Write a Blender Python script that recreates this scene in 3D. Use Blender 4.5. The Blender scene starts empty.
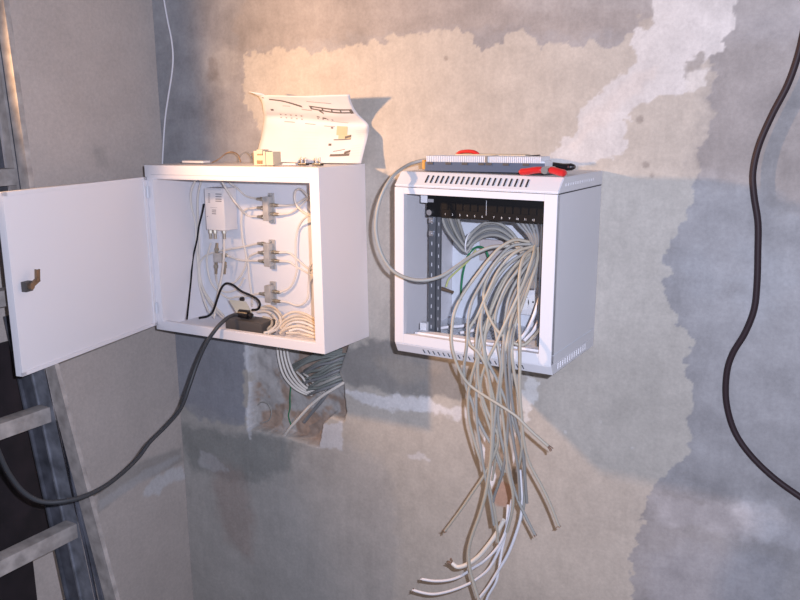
import bpy, bmesh, math, random
import numpy as np
from mathutils import Vector, Matrix

random.seed(4)
SC = bpy.context.scene
COL = SC.collection

# ------------------------------------------------------------------ camera
CX, CY, CZ, YAW, PITCH, ROLL, FPX = 0.5608, -1.6056, 1.7, 0.5355, -0.2082, -0.012, 844.9
_f = Vector((-math.sin(YAW)*math.cos(PITCH), math.cos(YAW)*math.cos(PITCH), math.sin(PITCH)))
_r = Vector((math.cos(YAW), math.sin(YAW), 0)); _u = _r.cross(_f)
RX = _r*math.cos(ROLL)+_u*math.sin(ROLL); UP = -_r*math.sin(ROLL)+_u*math.cos(ROLL); FW = _f
CAMP = Vector((CX, CY, CZ))
cam = bpy.data.cameras.new('camera'); cam.sensor_width = 36; cam.lens = FPX/800*36; cam.clip_start = .02
camo = bpy.data.objects.new('camera', cam); COL.objects.link(camo)
camo.matrix_world = Matrix(((RX.x, UP.x, -FW.x, CX), (RX.y, UP.y, -FW.y, CY), (RX.z, UP.z, -FW.z, CZ), (0, 0, 0, 1)))
SC.camera = camo

# ------------------------------------------------------------------ light
vs = SC.view_settings
vs.view_transform = 'Standard'; vs.look = 'None'; vs.gamma = 1; vs.use_curve_mapping = False
vs.exposure = 0.0
SC.display_settings.display_device = 'sRGB'
w = bpy.data.worlds.new('room_air'); SC.world = w; w.use_nodes = True
w.node_tree.nodes['Background'].inputs[0].default_value = (.75, .8, 1, 1)
w.node_tree.nodes['Background'].inputs[1].default_value = .10
# the camera's own flash, a little to the right of and above the lens
fl = bpy.data.lights.new('camera_flash', 'POINT'); fl.energy = 116; fl.color = (.75, .79, 1.0); fl.shadow_soft_size = .008
flo = bpy.data.objects.new('camera_flash', fl); COL.objects.link(flo); flo.location = CAMP+RX*.06+UP*.045
# warm halogen work lamp hung on the ladder, outside the frame
LAMP = Vector((-.945, -.69, 1.80))
hl = bpy.data.lights.new('halogen_lamp', 'SPOT'); hl.energy = 47; hl.color = (1.0, .58, .30); hl.shadow_soft_size = .022
hl.spot_size = math.radians(164); hl.spot_blend = .78
hlo = bpy.data.objects.new('halogen_lamp', hl); COL.objects.link(hlo); hlo.location = LAMP
hlo.rotation_euler = (Vector((.6, -.20, 1.92))-LAMP).to_track_quat('-Z', 'Y').to_euler()

# ------------------------------------------------------------------ helpers
def at(px, py, Y=None, X=None, Z=None):
    d = RX*((px-400)/FPX)-UP*((py-300)/FPX)+FW
    if Y is not None: t = (Y-CY)/d.y
    elif X is not None: t = (X-CX)/d.x
    else: t = (Z-CZ)/d.z
    return CAMP+d*t

def mat(name, col, rough=.5, metal=0, bump=0, bscale=200, vary=0, vscale=8, spec=None):
    m = bpy.data.materials.new(name); m.use_nodes = True
    nt = m.node_tree; b = nt.nodes['Principled BSDF']
    b.inputs['Base Color'].default_value = (*col, 1); b.inputs['Roughness'].default_value = rough; b.inputs['Metallic'].default_value = metal
    if spec is not None: b.inputs['Specular IOR Level'].default_value = spec
    tc = nt.nodes.new('ShaderNodeTexCoord')
    if vary:
        n = nt.nodes.new('ShaderNodeTexNoise'); n.inputs['Scale'].default_value = vscale; n.inputs['Detail'].default_value = 6
        nt.links.new(tc.outputs['Object'], n.inputs['Vector'])
        r = nt.nodes.new('ShaderNodeValToRGB'); r.color_ramp.elements[0].position = .3; r.color_ramp.elements[1].position = .7
        r.color_ramp.elements[0].color = (*[max(0, c*(1-vary)) for c in col], 1); r.color_ramp.elements[1].color = (*[min(1, c*(1+vary)) for c in col], 1)
        nt.links.new(n.outputs['Fac'], r.inputs['Fac']); nt.links.new(r.outputs['Color'], b.inputs['Base Color'])
    if bump:
        n = nt.nodes.new('ShaderNodeTexNoise'); n.inputs['Scale'].default_value = bscale; n.inputs['Detail'].default_value = 3
        nt.links.new(tc.outputs['Object'], n.inputs['Vector'])
        bp = nt.nodes.new('ShaderNodeBump'); bp.inputs['Strength'].default_value = bump; bp.inputs['Distance'].default_value = .002
        nt.links.new(n.outputs['Fac'], bp.inputs['Height']); nt.links.new(bp.outputs['Normal'], b.inputs['Normal'])
    return m

M = {}
M['white'] = mat('white_powder_coat', (.78, .76, .78), .42, bump=.05, bscale=900)
M['white_in'] = mat('white_sheet_metal', (.74, .75, .79), .45)
M['cab'] = mat('pale_grey_powder_coat', (.70, .69, .71), .5, bump=.08, bscale=900)
M['cab_in'] = mat('grey_sheet_metal', (.66, .69, .74), .5)
M['slot'] = mat('dark_slot', (.03, .028, .03), .8)
M['rail'] = mat('zinc_rail', (.17, .18, .20), .4, .6)
M['black'] = mat('black_plastic', (.012, .010, .011), .35)
M['blackpanel'] = mat('black_panel_paint', (.004, .0035, .004), .6, spec=.25)
M['mark'] = mat('white_ink', (.8, .8, .8), .5)
M['chrome'] = mat('chrome', (.75, .75, .78), .2, 1)
M['brass'] = mat('nickel_connector', (.52, .47, .38), .3, .9)
M['zinc'] = mat('zinc_casting', (.50, .49, .47), .45, .35, vary=.15, vscale=60)
M['coax'] = mat('beige_coax_jacket', (.74, .69, .62), .45)
M['coaxw'] = mat('cream_cable_jacket', (.72, .61, .47), .5)
M['cat'] = mat('warm_grey_jacket', (.44, .40, .325), .5)
M['cat2'] = mat('grey_jacket', (.36, .355, .325), .5)
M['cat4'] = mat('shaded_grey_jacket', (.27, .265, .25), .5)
M['cat3'] = mat('dark_grey_jacket', (.22, .225, .23), .5)
M['conduit'] = mat('grey_green_jacket', (.22, .24, .22), .6)
M['whitecab'] = mat('white_jacket', (.78, .77, .80), .4)
M['cutend'] = mat('frayed_copper_ends', (.20, .12, .08), .5)
M['core'] = mat('pale_core_wires', (.55, .5, .48), .5)
M['cord'] = mat('dark_grey_rubber_cord', (.042, .045, .050), .5)
M['cordblack'] = mat('black_cord', (.006, .006, .008), .5, spec=.3)
M['cordbrown'] = mat('brown_black_rubber_cord', (.030, .017, .020), .55, spec=.3)
M['strip'] = mat('dark_grey_plastic', (.075, .068, .064), .55)
M['plate'] = mat('grey_green_plate', (.42, .44, .40), .5)
M['amp'] = mat('off_white_plastic', (.76, .73, .72), .45)
M['ink'] = mat('grey_print', (.30, .29, .30), .7)
M['paper'] = mat('white_paper', (.66, .65, .66), .8, vary=.03, vscale=20)
M['inkd'] = mat('dark_print', (.13, .11, .10), .7)
M['inkl'] = mat('light_print', (.60, .60, .62), .8)
M['inkt'] = mat('tan_print', (.50, .46, .30), .8)
M['beige'] = mat('beige_plastic', (.60, .51, .37), .5)
M['red'] = mat('red_vinyl_grip', (.62, .022, .022), .38)
M['steel'] = mat('tool_steel', (.45, .44, .43), .35, .8)
M['bluesteel'] = mat('blue_grey_steel', (.12, .155, .23), .35, .4)
M['comb'] = mat('white_comb_plastic', (.75, .75, .78), .45)
M['orange'] = mat('orange_tab', (.62, .30, .06), .5)
M['green'] = mat('green_insulation', (.03, .22, .10), .5)
M['yellow'] = mat('yellow_green_insulation', (.52, .55, .22), .5)
M['alu'] = mat('dusty_aluminium', (.21, .22, .25), .55, .25, vary=.40, vscale=30, bump=.2, bscale=120)
M['alulight'] = mat('plaster_dusted_aluminium', (.37, .335, .31), .75, .1, vary=.30, vscale=35, bump=.3, bscale=90)
M['aludark'] = mat('dark_dusty_aluminium', (.095, .10, .12), .6, .2, vary=.45, vscale=30)
M['dark'] = mat('dark_brown_board', (.013, .008, .010), .8, vary=.6, vscale=14, bump=.2, bscale=60)
M['socket'] = mat('white_socket_plastic', (.72, .72, .74), .4)
M['latch'] = mat('bronze_latch', (.24, .165, .11), .4, .6)
M['floor'] = mat('bare_concrete', (.26, .25, .24), .9, vary=.2, vscale=3, bump=.3, bscale=60)
M['terra'] = mat('pink_terminal_plastic', (.50, .45, .44), .6)

def props(o, label=None, cat=None, group=None, kind=None):
    if label: o['label'] = label
    if cat: o['category'] = cat
    if group: o['group'] = group
    if kind: o['kind'] = kind
    return o

def thing(name, label, cat, loc, group=None, roll=0):
    o = bpy.data.objects.new(name, None); COL.objects.link(o)
    o.empty_display_size = .02; o.location = loc; o.rotation_euler = (0, roll, 0)
    return props(o, label, cat, group)

def build(name, bm, m, parent=None, origin=None, smooth=False, local=False, ang=35):
    """link the bmesh as ONE object; world-space verts unless local"""
    bmesh.ops.recalc_face_normals(bm, faces=bm.faces)
    me = bpy.data.meshes.new(name)
    off = Vector((0, 0, 0))
    if not local:
        if parent is not None:
            q = parent
            while q is not None: off += q.location; q = q.parent
        elif origin is not None: off = Vector(origin)
    if off.length: bmesh.ops.translate(bm, verts=bm.verts, vec=-off)
    bm.to_mesh(me); bm.free()
    me.materials.append(m)
    if smooth:
        for p in me.polygons: p.use_smooth = True
        try: me.set_sharp_from_angle(angle=math.radians(ang))
        except Exception: pass
    o = bpy.data.objects.new(name, me); COL.objects.link(o)
    if parent is not None: o.parent = parent
    elif origin is not None: o.location = origin
    return o

def box(bm, x0, x1, y0, y1, z0, z1, bev=0):
    r = bmesh.ops.create_cube(bm, size=1)
    vsx = r['verts']
    for v in vsx:
        v.co = Vector(((x0+x1)/2+v.co.x*(x1-x0), (y0+y1)/2+v.co.y*(y1-y0), (z0+z1)/2+v.co.z*(z1-z0)))
    if bev:
        es = list({e for v in vsx for e in v.link_edges})
        bmesh.ops.bevel(bm, geom=es, offset=bev, segments=2, affect='EDGES', profile=.7)
    return bm

def obox(bm, c, ax, ay, az, sx, sy, sz, bev=0):
    """oriented box: centre c, unit axes, full sizes"""
    r = bmesh.ops.create_cube(bm, size=1); vsx = r['verts']
    for v in vsx: v.co = Vector(c)+ax*(v.co.x*sx)+ay*(v.co.y*sy)+az*(v.co.z*sz)
    if bev:
        es = list({e for v in vsx for e in v.link_edges})
        bmesh.ops.bevel(bm, geom=es, offset=bev, segments=2, affect='EDGES', profile=.7)
    return bm

def cyl(bm, p0, p1, r0, r1=None, n=14):
    p0 = Vector(p0); p1 = Vector(p1); r1 = r0 if r1 is None else r1
    d = (p1-p0).normalized(); a = d.orthogonal().normalized(); b = d.cross(a)
    A = []; B = []
    for i in range(n):
        t = 2*math.pi*i/n; k = a*math.cos(t)+b*math.sin(t)
        A.append(bm.verts.new(p0+k*r0)); B.append(bm.verts.new(p1+k*r1))
    for i in range(n):
        j = (i+1) % n; bm.faces.new((A[i], A[j], B[j], B[i]))
    bm.faces.new(A[::-1]); bm.faces.new(B)
    return bm

def smoothpath(pts, sub=6):
    P = [Vector(p) for p in pts]
    if len(P) < 3: return P
    P = [P[0]*2-P[1]]+P+[P[-1]*2-P[-2]]
    out = []
    for i in range(1, len(P)-2):
        a, b, c, d = P[i-1:i+3]
        for k in range(sub):
            t = k/sub
            out.append(.5*((2*b)+(c-a)*t+(2*a-5*b+4*c-d)*t*t+(3*b-a-3*c+d)*t**3))
    out.append(P[-2]); return out

def tube(bm, pts, r, n=8, sub=6, r_end=None):
    P = smoothpath(pts, sub); rings = []
    N = None
    for i, p in enumerate(P):
        d = (P[min(i+1, len(P)-1)]-P[max(i-1, 0)])
        if d.length < 1e-9: d = Vector((0, 0, 1))
        d.normalize()
        N = d.orthogonal().normalized() if N is None else (N-d*N.dot(d)).normalized()
        B = d.cross(N); rr = r
        if r_end is not None: rr = r+(r_end-r)*i/(len(P)-1)
        rings.append([bm.verts.new(p+(N*math.cos(2*math.pi*k/n)+B*math.sin(2*math.pi*k/n))*rr) for k in range(n)])
    for A, B in zip(rings, rings[1:]):
        for k in range(n):
            j = (k+1) % n; bm.faces.new((A[k], A[j], B[j], B[k]))
    bm.faces.new(rings[0][::-1]); bm.faces.new(rings[-1])
    return P

def prism(bm, poly, fn0, fn1):
    A = [bm.verts.new(fn0(*p)) for p in poly]; B = [bm.verts.new(fn1(*p)) for p in poly]
    n = len(poly)
    for i in range(n):
        j = (i+1) % n; bm.faces.new((A[i], A[j], B[j], B[i]))
    bm.faces.new(A[::-1]); bm.faces.new(B)

def wp(pts, Y=None):
    return [at(p[0], p[1], p[2] if len(p) > 2 else Y) for p in pts]

def cable(name, pts, r, m, label, cat='cable', group=None, Y=None, tip=None, world=False):
    P = pts if world else wp(pts, Y)
    bm = bmesh.new(); S = tube(bm, P, r)
    o = build(name, bm, M[m], origin=P[0], smooth=True, ang=60)
    props(o, label, cat, group)
    if tip:
        d = (S[-1]-S[-3]).normalized(); a = d.orthogonal().normalized(); b = d.cross(a)
        bm = bmesh.new()
        for k in range(4):
            t = k*math.pi/2+.4; s = S[-1]-d*.004+(a*math.cos(t)+b*math.sin(t))*r*.5
            tube(bm, [s, s+d*tip*.5+(a*math.cos(t)+b*math.sin(t))*r*.3, s+d*tip+(a*math.cos(t)+b*math.sin(t))*r*.9+a*random.uniform(-.002, .002)], r*.33, n=6, sub=3)
        e = build('core_wires', bm, M['cutend'], parent=o, smooth=True); e['label'] = 'cut core wires at the cable end'
    return o

# ------------------------------------------------------------------ the setting
XW = -1.104
def lattice(X, Z, s, seed):
    rs = np.random.RandomState(seed); T = rs.rand(257, 257)
    a = X*s+1000.; b = Z*s+1000.; i = np.floor(a).astype(int); j = np.floor(b).astype(int)
    u = a-i; v = b-j; u = u*u*(3-2*u); v = v*v*(3-2*v); i %= 256; j %= 256
    return (T[i, j]*(1-u)+T[i+1, j]*u)*(1-v)+(T[i, j+1]*(1-u)+T[i+1, j+1]*u)*v
def fbm(X, Z, s, seed, o=4):
    t = 0; a = 1; n = 0
    for k in range(o): t = t+a*lattice(X, Z, s*2**k, seed+k); n += a; a *= .55
    return t/n-.5
def sdist(poly, X, Z):
    D = np.full(X.shape, 1e9); ins = np.zeros(X.shape, bool); n = len(poly)
    for k in range(n):
        ax, az = poly[k]; bx, bz = poly[(k+1) % n]
        ex, ez = bx-ax, bz-az; t = np.clip(((X-ax)*ex+(Z-az)*ez)/(ex*ex+ez*ez+1e-12), 0, 1)
        D = np.minimum(D, (X-ax-t*ex)**2+(Z-az-t*ez)**2)
        c = ((az > Z) != (bz > Z)) & (X < (bx-ax)*(Z-az)/((bz-az) if abs(bz-az) > 1e-9 else 1e-9)+ax); ins ^= c
    D = np.sqrt(D); return np.where(ins, D, -D)
def sstep(d, w): 
    t = np.clip(d/w+.5, 0, 1); return t*t*(3-2*t)

def wallmat(name):
    m = bpy.data.materials.new(name); m.use_nodes = True; nt = m.node_tree; b = nt.nodes['Principled BSDF']
    b.inputs['Roughness'].default_value = .85; b.inputs['Specular IOR Level'].default_value = .25
    a = nt.nodes.new('ShaderNodeAttribute'); a.attribute_name = 'plaster'
    tc = nt.nodes.new('ShaderNodeTexCoord')
    n = nt.nodes.new('ShaderNodeTexNoise'); n.inputs['Scale'].default_value = 140; n.inputs['Detail'].default_value = 5; n.inputs['Roughness'].default_value = .7
    nt.links.new(tc.outputs['Object'], n.inputs['Vector'])
    mr = nt.nodes.new('ShaderNodeMapRange'); mr.inputs[1].default_value = .25; mr.inputs[2].default_value = .75; mr.inputs[3].default_value = .88; mr.inputs[4].default_value = 1.12
    nt.links.new(n.outputs['Fac'], mr.inputs[0])
    mx = nt.nodes.new('ShaderNodeVectorMath'); mx.operation = 'SCALE'
    nt.links.new(a.outputs['Color'], mx.inputs[0]); nt.links.new(mr.outputs[0], mx.inputs['Scale']); nt.links.new(mx.outputs[0], b.inputs['Base Color'])
    n2 = nt.nodes.new('ShaderNodeTexNoise'); n2.inputs['Scale'].default_value = 90; n2.inputs['Detail'].default_value = 6; n2.inputs['Roughness'].default_value = .65
    nt.links.new(tc.outputs['Object'], n2.inputs['Vector'])
    bp = nt.nodes.new('ShaderNodeBump'); bp.inputs['Strength'].default_value = .12; bp.inputs['Distance'].default_value = .003
    nt.links.new(n2.outputs['Fac'], bp.inputs['Height']); nt.links.new(bp.outputs['Normal'], b.inputs['Normal'])
    return m

def gridwall(name, A, B, pos, colfn, dispfn):
    """dense wall mesh on coordinates A x B; pos(a,b,d)->xyz arrays; albedo per vertex"""
    X, Z = np.meshgrid(A, B, indexing='ij')
    c = colfn(X, Z); d = dispfn(X, Z)
    co = np.stack(pos(X, Z, d), -1).reshape(-1, 3)
    na, nb = X.shape
    idx = np.arange(na*nb).reshape(na, nb)
    q = np.stack([idx[:-1, :-1], idx[1:, :-1], idx[1:, 1:], idx[:-1, 1:]], -1).reshape(-1, 4)
    me = bpy.data.meshes.new(name)
    me.vertices.add(len(co)); me.vertices.foreach_set('co', co.ravel())
    me.loops.add(q.size); me.loops.foreach_set('vertex_index', q.ravel().astype(np.int32))
    me.polygons.add(len(q)); me.polygons.foreach_set('loop_start', (np.arange(len(q))*4).astype(np.int32))
    me.polygons.foreach_set('loop_total', np.full(len(q), 4, np.int32))
    me.polygons.foreach_set('use_smooth', np.ones(len(q), bool))
    me.update(calc_edges=True)
    at_ = me.color_attributes.new('plaster', 'FLOAT_COLOR', 'POINT')
    at_.data.foreach_set('color', np.concatenate([c.reshape(-1, 3), np.ones((na*nb, 1))], 1).ravel())
    me.materials.append(wallmat(name+'_plaster'))
    o = bpy.data.objects.new(name, me); COL.objects.link(o); o['kind'] = 'structure'
    return o

def wpoly(pts):
    return [(p.x, p.z) for p in (at(a, b, 0) for a, b in pts)]
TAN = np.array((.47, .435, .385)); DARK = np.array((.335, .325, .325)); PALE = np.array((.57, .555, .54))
CAVITY = wpoly([(246, 330), (350, 338), (346, 352), (338, 372), (343, 385), (345, 412), (343, 420), (330, 416), (322, 424), (318, 446), (300, 441), (285, 436), (262, 431), (247, 428), (250, 390)])
def backcol(X, Z):
    n1 = fbm(X, Z, 9, 3)*.05; n2 = fbm(X, Z, 60, 9)*.024+fbm(X*.5, Z*1.6, 30, 12)*.02; n3 = fbm(X, Z, 3, 20); n4 = fbm(X, Z, 14, 31); n5 = fbm(X*.35, Z, 18, 44)
    W = n1*.5+n2
    c = np.empty(X.shape+(3,)); c[:] = TAN
    def lay(pts, col, soft=.008, wob=1., op=1., poly=None):
        k = sstep(sdist(poly or wpoly(pts), X, Z)+W*wob, soft)*op
        c[:] = c*(1-k[..., None])+np.array(col)*k[..., None]
    # older darker plaster around the smoothed tan field
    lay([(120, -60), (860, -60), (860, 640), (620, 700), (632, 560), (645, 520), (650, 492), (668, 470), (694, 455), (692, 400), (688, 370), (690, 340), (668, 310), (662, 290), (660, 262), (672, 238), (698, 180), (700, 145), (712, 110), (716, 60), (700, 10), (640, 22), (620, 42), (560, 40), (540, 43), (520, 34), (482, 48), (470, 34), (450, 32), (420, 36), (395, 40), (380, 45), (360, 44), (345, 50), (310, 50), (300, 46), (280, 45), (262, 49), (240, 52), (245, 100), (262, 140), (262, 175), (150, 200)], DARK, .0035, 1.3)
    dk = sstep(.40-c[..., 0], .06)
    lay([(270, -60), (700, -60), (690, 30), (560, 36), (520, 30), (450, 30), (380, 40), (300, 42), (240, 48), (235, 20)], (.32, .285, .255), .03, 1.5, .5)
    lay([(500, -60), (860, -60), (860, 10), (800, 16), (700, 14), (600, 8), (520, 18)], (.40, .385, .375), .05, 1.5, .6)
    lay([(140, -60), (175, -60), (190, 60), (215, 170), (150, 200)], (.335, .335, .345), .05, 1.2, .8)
    lay([(200, 55), (225, 45), (240, 60), (225, 85), (205, 80)], (.44, .42, .40), .04, 1, .7)
    lay([(202, 50), (212, 50), (216, 80), (206, 82)], (.20, .18, .165), .02, 1, .0)
    lay([(208, 60), (213, 58), (216, 78), (208, 80)], (.21, .185, .17), .02, 1, .6)
    lay([(718, 40), (860, 40), (860, 190), (790, 200), (690, 170), (704, 120)], (.265, .25, .24), .06, 1.5, .75)
    # darker strip and corner below the cabinets
    lay([(150, 320), (246, 330), (246, 428), (200, 420), (178, 400)], (.29, .295, .32), .012, 1, 1)  # bluish shadow of the open door and cabinet, painted into the wall colour
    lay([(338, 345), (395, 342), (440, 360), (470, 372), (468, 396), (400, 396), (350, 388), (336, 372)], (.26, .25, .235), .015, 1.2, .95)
    lay([(375, 362), (400, 358), (440, 372), (400, 385)], (.40, .355, .30), .04, 1, .5)
    lay([(170, 400), (250, 428), (300, 440), (350, 445), (390, 470), (400, 560), (380, 700), (170, 700)], (.38, .37, .355), .06, 1.5, .6)  # lamp shadow on the lower left wall, put into the plaster tone
    lay([(180, 428), (250, 432), (300, 445), (290, 470), (240, 480), (190, 470)], (.245, .25, .235), .03, 1.3, .75)
    lay([(210, 460), (240, 470), (255, 520), (250, 560), (225, 540)], (.35, .27, .235), .05, 1, .5)
    lay([(200, 452), (215, 458), (228, 470), (215, 474), (200, 466)], (.44, .43, .43), .012, 1, .7)
    # scraped white filler
    lay([(545, 162), (560, 140), (590, 108), (634, 62), (632, 40), (650, 22), (660, -60), (740, -60), (730, 20), (722, 44), (706, 50), (700, 62), (686, 66), (684, 92), (664, 96), (645, 100), (628, 116), (622, 128), (625, 148), (590, 162), (570, 170), (548, 170)], PALE, .004, 1.3, 1)
    lay([(586, 120), (640, 70), (660, 66), (610, 118), (575, 150), (565, 148)], (.62, .57, .53), .02, 1, .5)
    lay([(345, 391), (362, 391), (380, 396), (412, 397), (440, 404), (468, 410), (466, 418), (440, 414), (410, 410), (385, 408), (365, 402)], (.66, .645, .64), .01, 1.1, .95)
    lay([(404, 452), (424, 453), (428, 460), (404, 458)], (.60, .58, .57), .006, .8, .8)
    lay([(243, 330), (251, 336), (252, 430), (250, 438), (245, 432), (247, 390), (246, 360)], (.60, .60, .61), .006, .8, .9)
    lay([(316, 422), (342, 424), (342, 450), (318, 446)], (.55, .56, .58), .006, .7, .9)
    lay([(524, 370), (545, 384), (532, 400), (530, 420), (524, 440), (522, 400)], (.66, .65, .63), .005, 1.1, .85)
    lay([(480, 440), (500, 425), (502, 470), (490, 490), (484, 470)], (.76, .74, .75), .005, .6, 1)
    lay([(511, 430), (522, 432), (520, 468), (512, 467)], (.78, .76, .76), .005, .6, 1)
    lay([(494, 488), (504, 484), (514, 486), (516, 498), (508, 505), (498, 503), (493, 497)], (.42, .27, .20), .010, .8, .9)
    lay([(512, 467), (523, 468), (523, 486), (512, 484)], (.16, .15, .15), .006, .5, .8)
    # lighter bands on the right field
    lay([(652, 494), (700, 500), (760, 510), (800, 520), (800, 545), (730, 534), (660, 520)], (.41, .40, .41), .02, 1.5, .8)
    lay([(735, 506), (775, 502), (790, 520), (770, 540), (740, 528)], (.54, .53, .54), .03, 1.2, .7)
    lay([(745, 245), (775, 255), (790, 280), (760, 320), (740, 300)], (.42, .42, .43), .05, 1.3, .5)
    lay([(660, 270), (690, 250), (730, 280), (700, 300)], (.38, .38, .39), .05, 1.3, .5)
    lay([(648, 560), (690, 548), (780, 560), (780, 700), (640, 700)], (.36, .36, .38), .05, 1.3, .6)
    lay([(690, 25), (716, 22), (712, 48), (694, 52)], (.42, .40, .38), .03, 1, .0)
    lay([(634, 66), (650, 64), (652, 78), (640, 84), (628, 78)], (.34, .31, .28), .004, .6, .0)
    lay([(686, 62), (700, 58), (700, 72), (688, 76)], (.33, .31, .29), .006, 1, .9)
    lay([(690, 74), (706, 70), (704, 86), (690, 90)], (.58, .56, .53), .005, 1, .9)
    for (a, b, r_) in ((446, 58, 4), (646, 165, 3), (640, 120, 4), (652, 176, 3), (565, 432, 2), (601, 422, 2), (632, 448, 3)):
        P = at(a, b, 0); k = sstep(r_*.0016-np.hypot(X-P.x, Z-P.z)+W*.3, .004); cc = np.array((.30, .27, .24) if b < 300 else (.64, .62, .60))
        c[:] = c*(1-k[..., None]*.8)+cc*k[..., None]*.8
    # trowel marks and blotches belonging to the plaster
    c *= (1+(.12*n3+.16*n4+.14*n5)*(1+1.6*dk)+.18*fbm(X, Z, 55, 70)+.12*fbm(X*1.5, Z*.25, 70, 83))[..., None]
    # bare brick and mortar inside the chased-out opening
    k = sstep(sdist(CAVITY, X, Z)+W*.25, .004)
    bn = fbm(X, Z, 16, 77); bn2 = fbm(X, Z, 30, 91)
    br = np.array((.35, .265, .21))*(1+.7*bn2)[..., None]
    gm = sstep(bn-.02-.14*sstep(X-at(296, 410, 0).x, .10)*sstep(at(300, 392, 0).z-Z, .06), .12)[..., None]; br = br*(1-gm)+np.array((.44, .42, .40))*(1+.3*bn2)[..., None]*gm
    c[:] = c*(1-k[..., None])+br*k[..., None]
    return np.clip(c, .02, .9)
def backdisp(X, Z):
    W = fbm(X, Z, 9, 3)*.025+fbm(X, Z, 60, 9)*.018
    d = .034*sstep(sdist(CAVITY, X, Z)+W*.25, .006)*(1+.5*fbm(X, Z, 20, 77))
    return np.maximum(d+np.abs(fbm(X, Z, 5, 8))*.002, 0)
xs = np.concatenate([np.arange(XW, .56, .0032), np.linspace(.57, 2.2, 30)])
zs = np.concatenate([np.linspace(0, .28, 12), np.arange(.30, 2.16, .0032), np.linspace(2.18, 2.7, 12)])
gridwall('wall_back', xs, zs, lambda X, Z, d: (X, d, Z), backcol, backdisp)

def lpoly(pts): return [(p.y, p.z) for p in (at(a, b, X=XW) for a, b in pts)]
def leftcol(Y, Z):
    n1 = fbm(Y, Z, 9, 5)*.05; n2 = fbm(Y, Z, 50, 15)*.018; W = n1*.5+n2
    c = np.empty(Y.shape+(3,)); c[:] = (.49, .435, .395)
    def lay(pts, col, soft, wob, op):
        k = sstep(sdist(lpoly(pts), Y, Z)+W*wob, soft)*op
        c[:] = c*(1-k[..., None])+np.array(col)*k[..., None]
    lay([(96, 488), (130, 468), (182, 446), (184, 462), (140, 482), (98, 514)], (.27, .26, .245), .012, .6, .6)
    lay([(98, 500), (140, 474), (182, 452), (182, 458), (140, 484), (100, 510)], (.46, .45, .45), .01, .6, .6)
    lay([(140, 495), (152, 480), (184, 462), (186, 478), (165, 486), (160, 494)], (.56, .55, .55), .008, 1, .85)
    lay([(95, 150), (104, 148), (108, 165), (98, 166)], (.30, .28, .26), .02, .6, .4)
    c *= (1+.12*fbm(Y, Z, 3, 50)+.16*fbm(Y, Z, 14, 61))[..., None]
    return np.clip(c, .02, .9)
ys = np.concatenate([np.linspace(-3.0, -1.0, 20), np.arange(-.98, .004, .0055)]); ys[-1] = 0.0
zl = np.concatenate([np.linspace(0, .28, 12), np.arange(.30, 2.3, .0055), np.linspace(2.32, 2.7, 8)])
gridwall('wall_left', ys, zl, lambda Y, Z, d: (XW-d, Y, Z), leftcol, lambda Y, Z: np.abs(fbm(Y, Z, 5, 18))*.002)
bm = bmesh.new(); box(bm, XW-.1, 2.2, -3.0, .08, -.1, 0)
o = build('floor', bm, M['floor']); o['kind'] = 'structure'

# ------------------------------------------------------------------ left cabinet (wall box with open door)
W1, D1, H1 = .5055, .175, .398
c1 = thing('wall_cabinet', 'shallow white sheet-metal wall cabinet with its door swung open, full of coax splitters', 'cabinet', (-.4767, -.0005, 1.2109), roll=-.0049)
def part(name, m, parent, fn, smooth=False, label=None, ang=35):
    bm = bmesh.new(); fn(bm); o = build(name, bm, M[m], parent=parent, local=True, smooth=smooth, ang=ang)
    if label: o['label'] = label
    return o
def f(bm):
    t = .0025
    box(bm, -W1, 0, -D1+.001, 0, H1-t, H1); box(bm, -W1, 0, -D1+.001, 0, 0, t)
    box(bm, -W1, -W1+t, -D1+.001, 0, t, H1-t); box(bm, -t, 0, -D1+.001, 0, t, H1-t)
part('shell', 'white', c1, f)
part('back_panel', 'white_in', c1, lambda bm: box(bm, -W1+.003, -.003, -.004, -.001, .003, H1-.003))
def f(bm):
    y0, y1 = -D1-.0015, -D1+.0005
    box(bm, -W1, 0, y0, y1, H1-.030, H1, .0006); box(bm, -W1, 0, y0, y1, 0, .0205, .0006)
    box(bm, -W1, -W1+.024, y0, y1, .0205, H1-.030, .0006); box(bm, -.024, 0, y0, y1, .0205, H1-.030, .0006)
    # inner return lip all round the opening
    y2 = -D1+.012
    box(bm, -W1+.022, -.022, y1, y2, H1-.032, H1-.030); box(bm, -W1+.022, -.022, y1, y2, .0205, .0225)
    box(bm, -W1+.022, -W1+.024, y1, y2, .0225, H1-.032); box(bm, -.024, -.022, y1, y2, .0225, H1-.032)
part('front_frame', 'white', c1, f)
part('frame_groove', 'inkl', c1, lambda bm: box(bm, -W1+.02, -.028, -D1-.0022, -D1-.0014, H1-.0225, H1-.0205), label='thin shaded groove along the top bar')
d1 = bpy.data.objects.new('door', None); COL.objects.link(d1); d1.parent = c1
d1.location = (-W1+.006, -D1-.002, 0); d1.rotation_euler = (0, 0, -math.radians(78)); d1.empty_display_size = .02
DW, DZ0, DZ1 = .452, .012, .3705
part('door_panel', 'white', d1, lambda bm: box(bm, 0, DW, -.0165, -.003, DZ0, DZ1, .0012))
def f(bm):
    for a in ((.0, .012, DZ0, DZ1), (DW-.012, DW, DZ0, DZ1), (0, DW, DZ1-.008, DZ1), (0, DW, DZ0, DZ0+.008)): box(bm, a[0], a[1], -.003, .0, a[2], a[3], .0006)
part('folded_edge', 'white', d1, f)
def f(bm):
    zc = .1835; xc = DW-.030
    box(bm, xc-.012, xc+.008, 0, .010, zc-.011, zc+.011, .001)
part('latch_case', 'strip', d1, lambda bm: box(bm, DW-.043, DW-.024, -.003, .009, .176, .196, .0015))
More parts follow.
